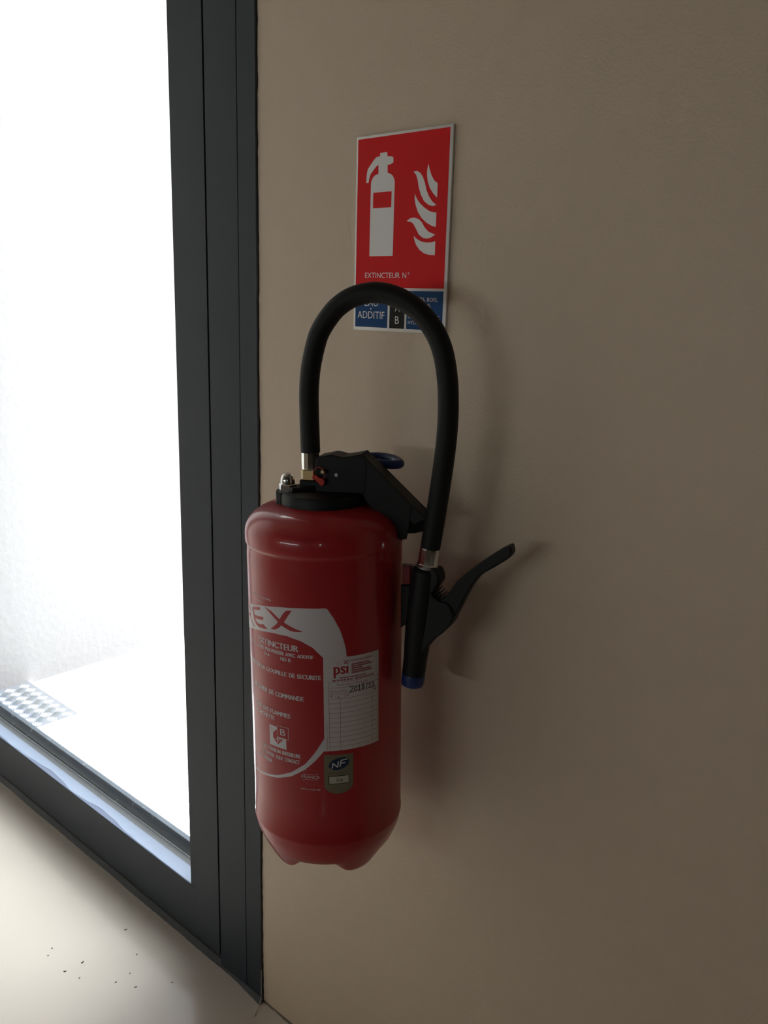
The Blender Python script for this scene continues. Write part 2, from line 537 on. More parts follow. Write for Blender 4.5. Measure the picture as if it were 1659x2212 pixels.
rail_profile('glazing_bead', [(0.0402, 0.1140), (0.0402, 0.1160), (0.0404, 0.1164), (0.0416, 0.1166), (0.0440, 0.1176), (0.0462, 0.1205), (0.0476, 0.1250), (0.0482, 0.1310), (0.0484, 0.1366), (0.0492, 0.1370), (0.0492, 0.1140)], 'sill', LX, GX)
box('threshold_gasket', WX0, -0.1040, 0.0030, 0.075, 0.0, 0.0205, 'gasket', win)
box('exterior_bead', LX, GX, 0.058, 0.075, 0.1140, 0.1175, 'sill', win)
pane = box('glass_pane', LX + 0.001, GX + 0.008, 0.0495, 0.0555, 0.1145, WH - 0.152, 'glass', win)

# smaller window behind the viewer, plus an unseen strip added for front fill
for wn, (p0, p1, q0, q1), lab in (('window_2', (VX0, VX1, VZ0, VZ1), 'small anthracite framed window behind the viewer, near the right wall'),
                                  ('fill_window', (UX0, UX1, UZ0, UZ1), 'unseen wide strip window added behind the viewer for front fill')):
    wo = empty(wn, (0, RY0, 0))
    tag(wo, lab, 'window', kind='structure')
    for b in ((p0, p0 + 0.025), (p1 - 0.025, p1)):
        box('window_jamb', b[0], b[1], -0.08, -0.01, q0, q1, 'frame', wo, 0.0008)
    for b in ((q0, q0 + 0.025), (q1 - 0.025, q1)):
        box('window_rail', p0 + 0.025, p1 - 0.025, -0.08, -0.01, b[0], b[1], 'frame', wo, 0.0008)
    box('glass_pane', p0 + 0.025, p1 - 0.025, -0.048, -0.042, q0 + 0.025, q1 - 0.025, 'glass', wo)

# tread plate just outside, each raised bar real
tp = box('tread_plate', WX0 + 0.004, -1.10, 0.078, 0.285, -0.006, 0.004, 'tread')
tag(tp, 'silver checker tread plate on the ground outside the glass', 'plate', kind='structure')
bm = bmesh.new()
p_ = 0.034
row = 0
yy = 0.095
while yy < 0.272:
    xx = WX0 + 0.03 + (p_ / 2 if row % 2 else 0)
    while xx < -1.115:
        ang = R(38) if row % 2 else R(-52)
        for k in range(5):
            off = (k - 2) * 0.0052
            px_, py_ = xx - math.sin(ang) * off, yy + math.cos(ang) * off
            L_, W_ = 0.0105, 0.0014
            ca, sa = math.cos(ang), math.sin(ang)
            base = [(L_, 0), (0.4 * L_, W_), (-0.4 * L_, W_), (-L_, 0), (-0.4 * L_, -W_), (0.4 * L_, -W_)]
            vs = [bm.verts.new((px_ + a * ca - b * sa, py_ + a * sa + b * ca, 0.004)) for a, b in base]
            top = [bm.verts.new((px_ + a * ca * 0.6, py_ + a * sa * 0.6, 0.0058)) for a in (L_, -L_)]
            bm.faces.new((vs[0], vs[1], top[0])); bm.faces.new((vs[1], vs[2], top[1], top[0]))
            bm.faces.new((vs[2], vs[3], top[1])); bm.faces.new((vs[3], vs[4], top[1]))
            bm.faces.new((vs[4], vs[5], top[0], top[1])); bm.faces.new((vs[5], vs[0], top[0]))
        xx += p_
    yy += p_ / 2 + 0.004
    row += 1
tag(bm_obj('raised_bars', bm, 'tread_worn_glint', tp), kind='stuff')

# sealant joints: frame to wall, frame to floor, wall to floor
def wavy_strip(name, m, fn, n, label):
    vs = []; fs = []
    for i in range(n + 1):
        vs += fn(i / n)
    k = len(vs) // (n + 1)
    for i in range(n):
        for j in range(k - 1):
            fs.append((i * k + j, i * k + j + 1, (i + 1) * k + j + 1, (i + 1) * k + j))
    return tag(mesh_obj(name, vs, fs, m, smooth=True), label, 'sealant', kind='structure')
rs = [random.uniform(-1, 1) for _ in range(600)]
def seal_v(t):
    z = t * WH
    i = int(t * 260)
    wv = 0.0016 + 0.0007 * rs[i % 600] + 0.0005 * math.sin(z * 23)
    if z < 0.10:
        wv += (0.10 - z) * 0.012
    return [(-0.002, -0.0022, z), (0.0002, -0.0026, z), (wv + 0.0006, -0.0012, z), (wv + 0.0012, 0.0003, z)]
wavy_strip('trim_1', 'sealant', seal_v, 260, 'thin dark sealant bead between window frame and beige wall')
def seal_f(t):
    x = -1.3 + t * 1.305
    i = int(t * 200)
    wv = 0.003 + 0.0004 * rs[(i + 300) % 600] + 0.0004 * math.sin(x * 31)
    if x > -0.07:
        wv += 0.006 * (x + 0.07) / 0.07
    return [(x, 0.004, 0.009), (x, -0.0015, 0.006), (x, -wv, 0.0012), (x, -wv - 0.0015, 0.0002)]
wavy_strip('trim_2', 'sealant', seal_f, 200, 'dark sealant bead along the foot of the window frame')
def seal_w(t):
    x = 0.004 + t * 2.5
    i = int(t * 500)
    wv = 0.0022 + 0.0010 * rs[(i + 100) % 600]
    return [(x, 0.0004, 0.003), (x, -0.0012, 0.0016), (x, -wv, 0.0003)]
wavy_strip('trim_3', 'sealant_brown', seal_w, 500, 'brown joint line between beige wall and floor')

# ------------------------------------------------------------------ safety sign on the wall
SX, SZ = 0.1750, 1.0515
sign = empty('safety_sign', (SX, 0.0, SZ))
tag(sign, 'red, white and blue extinguisher location sign fixed to the beige wall', 'sign')
mm = 0.001
def fs(lvl):
    return lambda a, b: (a * mm, -0.0030 - lvl * 0.00012, b * mm)
bm = bmesh.new()
add_box(bm, 0.0030, 0.1405, -0.0030, -0.0002, 0.0004, 0.2107, 0.0005)
bm_obj('plate', bm, 'sign_white', sign, smooth=True, auto=40)
red = Flat().rect(5.6, 136.6, 48.0, 207.8).build('red_field', fs(1), 'sign_red', sign)
EXT = [(26.5, 83.1), (27.3, 82.5), (61.4, 82.4), (62.2, 83.2), (62.2, 158.4), (61.8, 161.5), (60.5, 164.2), (58.6, 166.6), (56.2, 168.3), (51.3, 169.9), (51.0, 177.9), (54.5, 178.0), (59.4, 179.9), (59.2, 185.3), (55.7, 186.4), (50.4, 186.9), (49.9, 191.2), (39.6, 191.2), (39.4, 187.8), (34.0, 187.4), (30.1, 184.4), (21.3, 175.9), (19.7, 169.9), (19.3, 161.4), (22.9, 161.4), (23.7, 165.3), (25.5, 170.1), (30.4, 174.6), (35.1, 178.4), (37.4, 178.7), (37.7, 169.7), (34.6, 169.2), (32.0, 168.3), (29.6, 166.5), (27.9, 164.2), (26.9, 161.8), (26.6, 159.0)]
pic = Flat().poly(EXT).build('extinguisher_pictogram', fs(2), 'sign_picto', red)
Flat().rect(30.5, 58.1, 133.9, 150.4).build('pictogram_window', fs(3), 'sign_red', red)
FL = [[(109.0, 174.7), (111.2, 168.6), (114.3, 162.2), (118.1, 157.3), (122.6, 154.6), (122.6, 140.2), (117.4, 144.4), (112.1, 150.5), (108.9, 157.4), (107.5, 163.7), (107.8, 169.9)],
      [(88.7, 168.5), (93.9, 168.7), (98.3, 166.5), (102.2, 162.0), (105.4, 155.6), (107.9, 148.1), (111.8, 141.6), (116.4, 136.7), (122.1, 133.0), (116.6, 132.2), (110.8, 133.8), (104.8, 137.8), (100.1, 144.4), (96.8, 151.9), (95.0, 159.4), (92.6, 164.8)],
      [(91.6, 146.1), (94.4, 141.0), (99.1, 136.0), (105.1, 131.5), (112.5, 127.4), (118.3, 125.9), (122.4, 125.4), (122.4, 110.9), (116.2, 112.5), (108.8, 116.0), (102.0, 121.0), (96.5, 127.6), (93.3, 134.2), (91.5, 140.6)],
      [(81.2, 118.6), (86.5, 121.3), (92.4, 121.6), (98.4, 119.8), (103.0, 116.2), (106.8, 111.2), (112.1, 106.8), (118.0, 104.5), (122.2, 103.5), (116.8, 100.6), (111.1, 99.4), (105.2, 100.3), (99.1, 104.0), (94.4, 110.6), (91.2, 115.0), (87.4, 117.5), (82.9, 117.8)],
      [(91.8, 102.9), (96.4, 99.6), (102.4, 96.9), (109.8, 95.5), (117.1, 95.5), (122.4, 96.7), (122.5, 82.3), (114.8, 82.7), (107.4, 84.4), (100.6, 88.3), (95.9, 93.3), (93.5, 97.7)]]
for f in FL:
    Flat().poly(f).build('flame_pictogram', fs(2), 'sign_picto', red)
Flat().text('EXTINCTEUR', 20.5, 73.6, 58.7, 64.6).text('N', 77.6, 83.0, 58.7, 64.6).text('o', 85.4, 87.6, 62.4, 65.0).build('lettering', fs(2), 'sign_picto', red)
b1 = Flat().rect(6.0, 56.6, 4.0, 45.0).build('blue_field', fs(1), 'sign_blue', sign)
Flat().text('EAU', 20.9, 41.7, 27.5, 35.6).text('ADDITIF', 9.8, 52.0, 13.8, 21.8).text('+', 29.3, 32.2, 23.2, 26.0).build('lettering', fs(2), 'sign_picto', b1)
b2 = Flat().rect(59.7, 82.2, 4.0, 45.0).build('black_field', fs(1), 'sign_black', sign)
Flat().text('A', 67.6, 75.0, 22.6, 30.8).text('B', 68.4, 74.2, 9.2, 17.4).build('lettering', fs(2), 'sign_picto', b2)
b3 = Flat().rect(85.1, 136.2, 4.0, 45.0).build('blue_field', fs(1), 'sign_blue', sign)
Flat().text('PAPIERS, BOIS,', 88.0, 128.6, 33.7, 38.4).text('CARTONS,', 88.0, 119.6, 27.6, 31.8).text('CARBURANTS,', 87.2, 133.4, 15.2, 19.4).text('HYDROCARBURES', 87.8, 132.6, 9.5, 13.2).build('lettering', fs(2), 'sign_picto', b3)

# ------------------------------------------------------------------ fire extinguisher (own axes: z along the tank, -y away from the wall)
A0 = Vector((0.253, -0.1095, 0.6))
ez = Vector((-0.022, -0.014, 1)).normalized()
ex = (Vector((1, 0, 0)) - ez * ez.x).normalized()
ey = ez.cross(ex)
BASE = -0.142
ME = Matrix((ex, ey, ez)).transposed().to_4x4()
ME.translation = A0 + ez * BASE
ext = empty('fire_extinguisher')
ext.matrix_world = ME
tag(ext, 'red wall-hung fire extinguisher with black hose looped over its top', 'fire extinguisher')
Z = lambda z: z - BASE                      # tank heights are given about the axis point
TR = 0.0845

foot0 = R(-10.6)
def tank_z(r, z, a):
    if z > -0.1187 or r < 0.040:
        return Z(z)
    c = (0.5 + 0.5 * math.cos(4 * (a - foot0))) ** 0.9
    c = c * c * (3 - 2 * c)
    return Z(z * c + (-0.1187 + 0.10 * (z + 0.1187)) * (1 - c))
prof = [(0.0, -0.117), (0.020, -0.1172), (0.034, -0.1180), (0.043, -0.1192), (0.0455, -0.1245), (0.048, -0.1302), (0.0505, -0.1355), (0.053, -0.1392), (0.055, -0.1410), (0.057, -0.1418), (0.059, -0.1418), (0.061, -0.1412), (0.063, -0.1398), (0.065, -0.1375), (0.0667, -0.1346), (0.0685, -0.1315), (0.0718, -0.1251),
        (0.0751, -0.1187), (0.0782, -0.1122), (0.0810, -0.1055), (0.0830, -0.1000), (0.0841, -0.0945), (0.0847, -0.0910), (0.0850, -0.0895), (0.0850, -0.0870), (0.0845, -0.0860),
        (0.0845, -0.05), (0.0845, 0.0), (0.0845, 0.05), (0.0845, 0.10), (0.0845, 0.15), (0.0845, 0.20), (0.0845, 0.2200), (0.0842, 0.2240), (0.0841, 0.2300), (0.0843, 0.2318), (0.0849, 0.2327), (0.0856, 0.2337), (0.0858, 0.2355),
        (0.0858, 0.2430), (0.0853, 0.2478), (0.0838, 0.2525), (0.0812, 0.2570), (0.0770, 0.2615), (0.0715, 0.2655), (0.0650, 0.2688), (0.0580, 0.2712), (0.0500, 0.2732), (0.0400, 0.2745), (0.0, 0.2750)]
tank = lathe('tank', prof, 'red_paint', ext, segs=192, zfun=tank_z, auto=60)
tank['label'] = 'glossy red enamelled steel cylinder'

def fc(lvl):                                # (degrees round the tank, height) -> point just proud of it
    r = TR + 0.00006 + lvl * 0.00006
    def f(a, b):
        return (r * math.sin(R(a)), -r * math.cos(R(a)), Z(b))
    f.wrap = True
    return f

def interp(tab, x):
    for (x0, y0), (x1, y1) in zip(tab[:-1], tab[1:]):
        if x <= x1:
            return y0 + (y1 - y0) * (x - x0) / (x1 - x0)
    return tab[-1][1]

# --- printed label: white band, crescent ring, lettering
top_o = [(-60, 0.152), (-40, 0.161), (-26.8, 0.1673), (-8.4, 0.1739), (11.3, 0.1786), (29.4, 0.1807), (47.4, 0.1814), (52.4, 0.1692), (56.5, 0.1568), (59.7, 0.1412), (61.2, 0.1278), (61.6, 0.118)]
top_i = [(-60, 0.122), (-40, 0.1345), (-22.4, 0.1416), (-9.6, 0.1456), (6.3, 0.1488), (18.4, 0.1488), (28.9, 0.1452), (37.1, 0.1390), (44.3, 0.1281), (50, 0.1180), (56, 0.1180), (61.6, 0.1175)]
N = 90
band = Flat().strip([(-60 + 121.6 * i / N, interp(top_i, -60 + 121.6 * i / N)) for i in range(N + 1)], [(-60 + 121.6 * i / N, interp(top_o, -60 + 121.6 * i / N)) for i in range(N + 1)])
lo_o = [(-60, -0.0275), (-40, -0.0283), (-23.3, -0.0262), (-9.8, -0.0224), (6.7, -0.0170), (19.2, -0.0101), (30.3, 0.0010), (37.2, 0.0110), (44.0, 0.0230), (50.0, 0.0360), (56.0, 0.0520)]
lo_i = [(-60, -0.0262), (-40, -0.0267), (-23.3, -0.0242), (-17.7, -0.0225), (-6.5, -0.0190), (6.7, -0.0140), (19.3, -0.0051), (30.4, 0.0075), (37.3, 0.0207), (44.1, 0.0369), (50, 0.0520), (56, 0.0700)]
band.strip([(-60 + 116 * i / N, interp(lo_o, -60 + 116 * i / N)) for i in range(N + 1)], [(-60 + 116 * i / N, interp(lo_i, -60 + 116 * i / N)) for i in range(N + 1)])
label = band.build('printed_label', fc(0), 'print_white', ext)
label['label'] = 'white printed band and crescent with red brand letters'
# brand letters R, E, X in red on the white band
let = Flat()
let.strip([(-33.5, 0.1455), (-31.2, 0.1455)], [(-34.0, 0.166), (-31.4, 0.166)])
let.strip([(-31.4, 0.1625), (-27.5, 0.1620), (-26.0, 0.1585)], [(-31.4, 0.166), (-26.5, 0.1655), (-23.8, 0.1600)])
let.strip([(-31.0, 0.1525), (-27.0, 0.1530), (-23.9, 0.1560)], [(-31.0, 0.1555), (-27.5, 0.1565), (-26.0, 0.1585)])
let.poly([(-28.5, 0.1530), (-26.0, 0.1540), (-15.6, 0.1462), (-18.4, 0.1462), (-23.0, 0.1490)])
let.strip([(-20.9, 0.1660), (-17.5, 0.1545), (-14.4, 0.1505), (-10.5, 0.1490), (-4.5, 0.1495), (1.0, 0.1512)],
          [(-17.8, 0.1676), (-15.4, 0.1565), (-12.6, 0.1536), (-9.5, 0.1528), (-6.2, 0.1536), (-3.6, 0.1546)])
let.strip([(-19.6, 0.1640), (-14.5, 0.1660), (-7.4, 0.1688)], [(-19.4, 0.1676), (-14.0, 0.1700), (-7.2, 0.1722)])
let.strip([(-16.6, 0.1562), (-11.0, 0.1572), (-3.9, 0.1592)], [(-16.6, 0.1598), (-11.2, 0.1609), (-3.6, 0.1626)])
let.strip([(-1.8, 0.1744), (3.5, 0.1702), (9.5, 0.1638), (14.5, 0.1588), (20.5, 0.1552), (24.5, 0.1545), (30.2, 0.1553)],
          [(-1.0, 0.1746), (5.4, 0.1722), (12.0, 0.1662), (17.5, 0.1622), (22.5, 0.1592), (26.0, 0.1574), (30.3, 0.1559)])
let.strip([(4.3, 0.1524), (8.2, 0.1530), (12.0, 0.1562), (16.5, 0.1640), (19.2, 0.1700), (22.4, 0.1768)],
          [(4.3, 0.1528), (9.6, 0.1594), (12.8, 0.1662), (15.4, 0.1722), (18.0, 0.1760), (22.4, 0.1773)])
let.build('brand_lettering', fc(1), 'print_red', label)
lines = {}
for body, a0, a1, b0, b1, bd in [
        ('EXTINCTEUR', -10.9, 27.0, 0.1329, 0.1396, 0.018), ('6 litres', -23.0, -11.4, 0.1268, 0.1300, 0.0),
        ('EAU', -10.0, -3.8, 0.1266, 0.1306, 0.012), ('PULVERISEE', -2.4, 15.5, 0.1266, 0.1306, 0.012), ('AVEC', 16.6, 24.6, 0.1265, 0.1304, 0.012), ('ADDITIF', 25.8, 37.6, 0.1265, 0.1302, 0.012),
        ('13 A', -4.2, 2.4, 0.1208, 0.1246, 0.01), ('183 B', 12.3, 20.9, 0.1205, 0.1244, 0.01),
        ('ENLEVER', -25.6, -9.4, 0.1038, 0.1083, 0.014), ('LA', -8.0, -3.4, 0.1038, 0.1083, 0.014), ('GOUPILLE', -2.0, 17.3, 0.1037, 0.1084, 0.014), ('DE', 19.1, 23.8, 0.1037, 0.1084, 0.014), ('SECURITE', 25.4, 42.7, 0.1036, 0.1084, 0.014),
        ('LE', -20.6, -15.8, 0.0788, 0.0838, 0.014), ('LEVIER', -14.0, -1.4, 0.0788, 0.0838, 0.014), ('DE', 0.3, 5.1, 0.0788, 0.0838, 0.014), ('COMMANDE', 6.7, 30.2, 0.0786, 0.0838, 0.014),
        ('BASE', -18.9, -9.0, 0.0571, 0.0618, 0.014), ('DES', -7.4, -0.6, 0.0571, 0.0618, 0.014), ('FLAMMES', 1.0, 19.4, 0.0569, 0.0618, 0.014),
        ('LA', -19.6, -15.8, 0.0500, 0.0546, 0.014), ('GACHETTE', -14.2, 5.2, 0.0499, 0.0546, 0.014),
        ('SOUS', -11.1, -3.8, 0.0128, 0.0170, 0.01), ('TENSION', -2.6, 10.2, 0.0128, 0.0170, 0.01), ('INFERIEURE', 11.6, 26.8, 0.0127, 0.0172, 0.01),
        ('1 m.', -12.1, -6.6, 0.0057, 0.0098, 0.01), ('EVITER', -5.0, 3.8, 0.0057, 0.0098, 0.01), ('TOUT', 5.1, 12.3, 0.0057, 0.0098, 0.01), ('CONTACT', 13.6, 26.1, 0.0058, 0.0102, 0.01),
        ('ELECTRIQUE.', -15.2, 2.1, -0.0022, 0.0022, 0.01)]:
    dl = bd * 14.0                          # heavier strokes: struck three times, a hair apart
    for off in ((-dl, 0.0, dl) if bd > 0 else (0.0,)):
        lines.setdefault(round(b0 * 400), Flat()).text(body, a0 + dl + off, a1 - dl + off, b0, b1)
for ln in lines.values():
    ln.build('lettering_line', fc(1), 'print_white', label)
t = Flat()
t.text('FRANCE', 27.0, 40.4, -0.0094, -0.0056, 0.0)
Flat().text('BVCert.6127186', 26.8, 41.0, -0.0230, -0.0210, 0.0).build('certificate_number', fc(1), 'print_white', label)
t.line([(28.4, -0.0046), (39.8, -0.0042)], 0.00035)
t.line([(27.6, -0.0108), (38.8, -0.0106)], 0.00035)
for k in range(5):
    for sgn, c0 in ((1, 0.0), (-1, 0.0)):
        a = R(40 + 25 * k)
        cx_, cz_ = 33.7 + 6.2 * math.cos(a), -0.0077 + sgn * 0.0088 * math.sin(a)
        t.rect(cx_ - 0.22, cx_ + 0.22, cz_ - 0.0003, cz_ + 0.0003)
# small two-line notice above the band
Flat().text('utilisation partielle', -18.0, 5.0, 0.1822, 0.1852).build('notice_line', fc(1), 'print_white', label)
Flat().text('pièces', -11.6, -3.9, 0.1774, 0.1802).build('notice_line', fc(1), 'print_white', label)
t.build('origin_emblem', fc(1), 'print_white', label)
# pictogram square with the letter B
sq = Flat().rect(-0.4, 15.5, 0.0197, 0.0431, 6).build('pictogram_square', fc(1), 'print_white', label)
q = Flat()
q.poly([(3.4, 0.0350), (5.9, 0.0388), (7.4, 0.0402), (7.4, 0.0308), (12.9, 0.0302), (8.0, 0.0230), (3.4, 0.0295)])
q.line([(0.9, 0.0406), (3.2, 0.0378)], 0.0006).line([(0.6, 0.0345), (2.0, 0.0362)], 0.0006)
q.rect(7.5, 17.6, 0.0318, 0.0452, 4)
q.build('pictogram_drawing', fc(2), 'print_red', label)
q = Flat()
q.rect(7.4, 17.7, 0.0316, 0.0320).rect(7.4, 17.7, 0.0450, 0.0454).rect(7.4, 7.68, 0.0316, 0.0454).rect(17.42, 17.7, 0.0316, 0.0454)
q.text('B', 10.4, 14.9, 0.0352, 0.0424)
q.rect(7.6, 8.4, 0.0245, 0.0316).rect(5.4, 10.8, 0.0284, 0.0292)
q.build('pictogram_letter', fc(3), 'print_white', label)

# --- inspection sticker
S0, S1, SB, ST = 44.3, 86.9, 0.0230, 0.1275
stk = Flat().rect(S0, S1, SB, ST, 24).build('inspection_sticker', fc(1.4), 'paper', ext)
stk['label'] = 'white paper inspection sticker with red ruled table'
q = Flat()
lw = 0.00035
ys = [0.1005, 0.0943, 0.0877, 0.0822] + [0.0822 - 0.00545 * k for k in range(1, 11)]
for i, b in enumerate(ys):
    for k in range(12):
        a0 = 48.0 + 38.4 * k / 12
        if i < 1 or True:
            q.rect(a0, a0 + 38.4 / 12, b - lw / 2, b + lw / 2)
for a, b0, b1 in ((48.0, SB, 0.1005), (86.4, 0.025, 0.1005), (55.9, SB, 0.0877), (80.8, 0.026, 0.0877)):
    q.rect(a - 0.12, a + 0.12, b0, b1)
q.build('ruled_lines', fc(2.4), 'print_red_fade', stk)
q = Flat()
for off in (-0.3, 0.0, 0.3):
    q.text('psı', 51.7 + off, 61.7 + off, 0.1052, 0.1175)
q.line([(59.0, 0.1205), (60.6, 0.1212), (62.0, 0.1196)], 0.0011)
q.text('PROTECTION SECURITE INCENDIE', 58.9, 80.0, 0.1214, 0.1238, 0.0)
q.line([(53.9, 0.1182), (53.3, 0.1206), (54.5, 0.1222), (55.2, 0.1238)], 0.00045).line([(55.2, 0.1186), (56.3, 0.1206), (55.4, 0.1218)], 0.00045)
q.build('logo_lettering', fc(2.4), 'print_red', stk)
q = Flat()
for k, l in enumerate((14.0, 16.6, 8.5, 15.0, 16.0)):
    b = 0.1186 - 0.0023 * k
    q.rect(64.3, 64.3 + l, b - 0.00085, b + 0.00085, 5)
q.rect(55.5, 75.5, 0.1045, 0.1056, 6)
for k, (a, l) in enumerate(((50.5, 2.6), (53.6, 1.8), (56.0, 1.8), (58.4, 1.8), (60.8, 1.8), (63.2, 1.9), (67.0, 2.6), (70.2, 1.8), (72.6, 1.8), (75.0, 1.8), (77.4, 1.8), (79.8, 2.2))):
    q.rect(a, a + l, 0.1016, 0.1033)
q.build('small_print', fc(2.4), 'print_red_fade', stk)
Flat().text('Poids plein', 53.7, 64.0, 0.0956, 0.0988).text('Poids vide', 67.6, 76.6, 0.0958, 0.0990).rect(65.4, 66.1, 0.0968, 0.0976).build('sticker_lettering', fc(2.4), 'print_red_fade', stk)
Flat().text('Mise en service le', 48.7, 60.8, 0.0892, 0.0918).build('sticker_lettering', fc(2.4), 'print_red_fade', stk)
Flat().text('DATE', 59.0, 62.4, 0.0838, 0.0860).build('table_heading', fc(2.4), 'print_red_fade', stk)
Flat().rect(49.4, 50.2, 0.0845, 0.0862).line([(51.2, 0.0838), (53.8, 0.0856)], 0.0003).rect(54.2, 55.0, 0.0828, 0.0846).build('table_mark', fc(2.4), 'print_red_fade', stk)
Flat().rect(81.8, 84.4, 0.0846, 0.0862).build('table_mark', fc(2.4), 'print_red_fade', stk)
Flat().vtext('Vérification', 45.6, 46.9, 0.0250, 0.0400).vtext('R. Recharge', 45.6, 46.9, 0.0420, 0.0540).build('margin_lettering', fc(2.4), 'print_red_fade', stk)
# handwritten date, black marker strokes
q = Flat()
HW = 0.00085
def hw(pts, a, wd):
    q.line([(a + x * wd, 0.0878 + y * 0.0068) for x, y in pts], HW)
def hwl(pts, a, wd):
    # widen strokes so that degrees and metres give round pen lines
    k_ = R(1) * TR
    f = Flat()
    f.line([((a + x * wd) * k_, 0.0878 + y * 0.0068) for x, y in pts], HW)
    o = len(q.v)
    q.v += [(x / k_, y) for x, y in f.v]
    q.f += [tuple(i + o for i in ff) for ff in f.f]
hwl([(0.1, 0.75), (0.35, 1.0), (0.8, 0.95), (0.9, 0.7), (0.5, 0.3), (0.0, 0.0), (0.95, 0.05)], 62.8, 2.9)
hwl([(0.5, 0.85), (0.1, 0.6), (0.1, 0.25), (0.5, 0.05), (0.9, 0.3), (0.85, 0.65), (0.5, 0.85)], 66.0, 2.6)
hwl([(0.1, 0.65), (0.6, 0.95), (0.55, 0.05)], 68.8, 2.4); hwl([(0.1, 0.05), (1.0, 0.1)], 68.8, 2.4)
hwl([(0.5, 0.55), (0.1, 0.8), (0.5, 1.05), (0.9, 0.8), (0.5, 0.55), (0.1, 0.25), (0.5, 0.0), (0.95, 0.25), (0.5, 0.55)], 71.8, 2.6)
hwl([(0.3, -0.05), (0.8, 1.0)], 75.2, 1.8)
hwl([(0.0, 0.6), (0.55, 0.95), (0.5, 0.1)], 77.6, 2.4); hwl([(0.0, 0.08), (1.0, 0.12)], 77.6, 2.4)
hwl([(0.0, 0.6), (0.55, 0.95), (0.5, 0.1)], 80.6, 2.5); hwl([(0.0, 0.08), (1.1, 0.12)], 80.6, 2.5)
q.build('handwritten_date', fc(3.2), 'ink', stk)

# --- certification sticker with rounded foot
pts = [(43.8, 0.0190), (43.8, -0.0160)]
for k in range(13):
    a = math.pi + math.pi * k / 12
    pts.append((54.45 + 10.65 * math.cos(a), -0.0165 + 0.0108 * math.sin(a)))
pts += [(65.1, 0.0178)]
lo = []; hi = []
for k in range(25):
    a = 43.8 + 21.3 * k / 24
    u = (a - 54.45) / 10.65
    lo.append((a, -0.0165 - 0.0108 * math.sqrt(max(0, 1 - u * u)))); hi.append((a, 0.0188 - 0.0010 * k / 24))
nf = Flat().strip(lo, hi).build('certification_sticker', fc(1.4), 'gold', ext)
nf['label'] = 'olive gold certification sticker with dark blue oval'
q = Flat()
k_ = R(1) * TR
q.poly([(54.7 + (0.0112 * math.cos(a) * math.cos(R(15)) - 0.0068 * math.sin(a) * math.sin(R(15))) / k_, 0.0078 + 0.0112 * math.cos(a) * math.sin(R(15)) + 0.0068 * math.sin(a) * math.cos(R(15))) for a in [2 * math.pi * i / 40 for i in range(40)]])
q.build('oval_emblem', fc(2.4), 'nf_blue', nf)
q = Flat()
q.line([(49.2 , 0.0030), (50.0, 0.0088)], 0.0013)
def kl(pts, wd):
    f = Flat(); f.line([(x * k_, y) for x, y in pts], wd)
    o = len(q.v); q.v += [(x / k_, y) for x, y in f.v]; q.f += [tuple(i + o for i in ff) for ff in f.f]
q = Flat()
kl([(49.6, 0.0030), (50.2, 0.0086), (53.4, 0.0040), (54.2, 0.0104)], 0.0013)
kl([(55.2, 0.0046), (56.2, 0.0116), (60.4, 0.0122)], 0.0013)
kl([(55.7, 0.0080), (58.8, 0.0084)], 0.0013)
q.build('emblem_lettering', fc(3.2), 'print_white', nf)
q = Flat().rect(46.8, 61.8, -0.0158, -0.0060, 4).build('number_box_border', fc(2.4), 'ink', nf)
q = Flat().rect(47.4, 61.5, -0.0151, -0.0068, 4).build('number_box', fc(3.2), 'box_cream', nf)
q = Flat().text('66', 52.6, 57.4, -0.0132, -0.0084).build('number', fc(4.0), 'grey_ink', nf)
Flat().text('Extincteurs', 46.9, 61.6, -0.0040, -0.0014).build('sticker_lettering', fc(2.4), 'grey_ink', nf)
Flat().text('EN 3', 51.2, 56.2, -0.0200, -0.0174).build('sticker_lettering', fc(2.4), 'grey_ink', nf)

# --- collar, lugs, acorn nut
lathe('collar', [(0.0, Z(0.270)), (0.0455, Z(0.270)), (0.0472, Z(0.2715)), (0.0472, Z(0.2835)), (0.0460, Z(0.2855)), (0.0390, Z(0.2870)), (0.0, Z(0.2875))], 'black', ext, segs=64)
def local_frame(th):
    d = Vector((math.sin(R(th)), -math.cos(R(th)), 0))
    n = Vector((-d.y, d.x, 0))
    return d, n
def lug(th, name):
    d, n = local_frame(th)
    f = lambda a, b, t: tuple(d * a + n * b + Vector((0, 0, t)))
    return prism(name, [(0.020, -0.0135), (0.046, -0.0135), (0.0505, -0.009), (0.0515, 0.0), (0.0505, 0.009), (0.046, 0.0135), (0.020, 0.0135)], f, Z(0.2700), Z(0.2860), 'black', ext, 0.0012)
for th in (-43.0, 137.0):
    lg = lug(th, 'clamp_lug')
    d, n = local_frame(th)
    c = d * 0.0385
    bm = bmesh.new()
    lathe_bm(bm, [(0.0085, Z(0.2855)), (0.0098, Z(0.2862)), (0.0098, Z(0.2925)), (0.0088, Z(0.2935))], 6, (c.x, c.y))
    nut = bm_obj('acorn_nut', bm, 'chrome', ext)
    nut['label'] = 'shiny chrome domed nut'
    lathe('dome', [(0.0078, Z(0.2935)), (0.0078, Z(0.2970)), (0.0072, Z(0.3005)), (0.0057, Z(0.3033)), (0.0033, Z(0.3049)), (0.0, Z(0.3054))], 'chrome', nut, segs=32, centre=(c.x, c.y))
# small raised rib on the collar beside the outlet
d, n = local_frame(-20)
prism('collar_rib', [(0.012, -0.006), (0.038, -0.004), (0.038, 0.004), (0.012, 0.006)], lambda a, b, t: tuple(d * a + n * b + Vector((0, 0, t))), Z(0.2865), Z(0.2920), 'black_soft', ext, 0.0015)

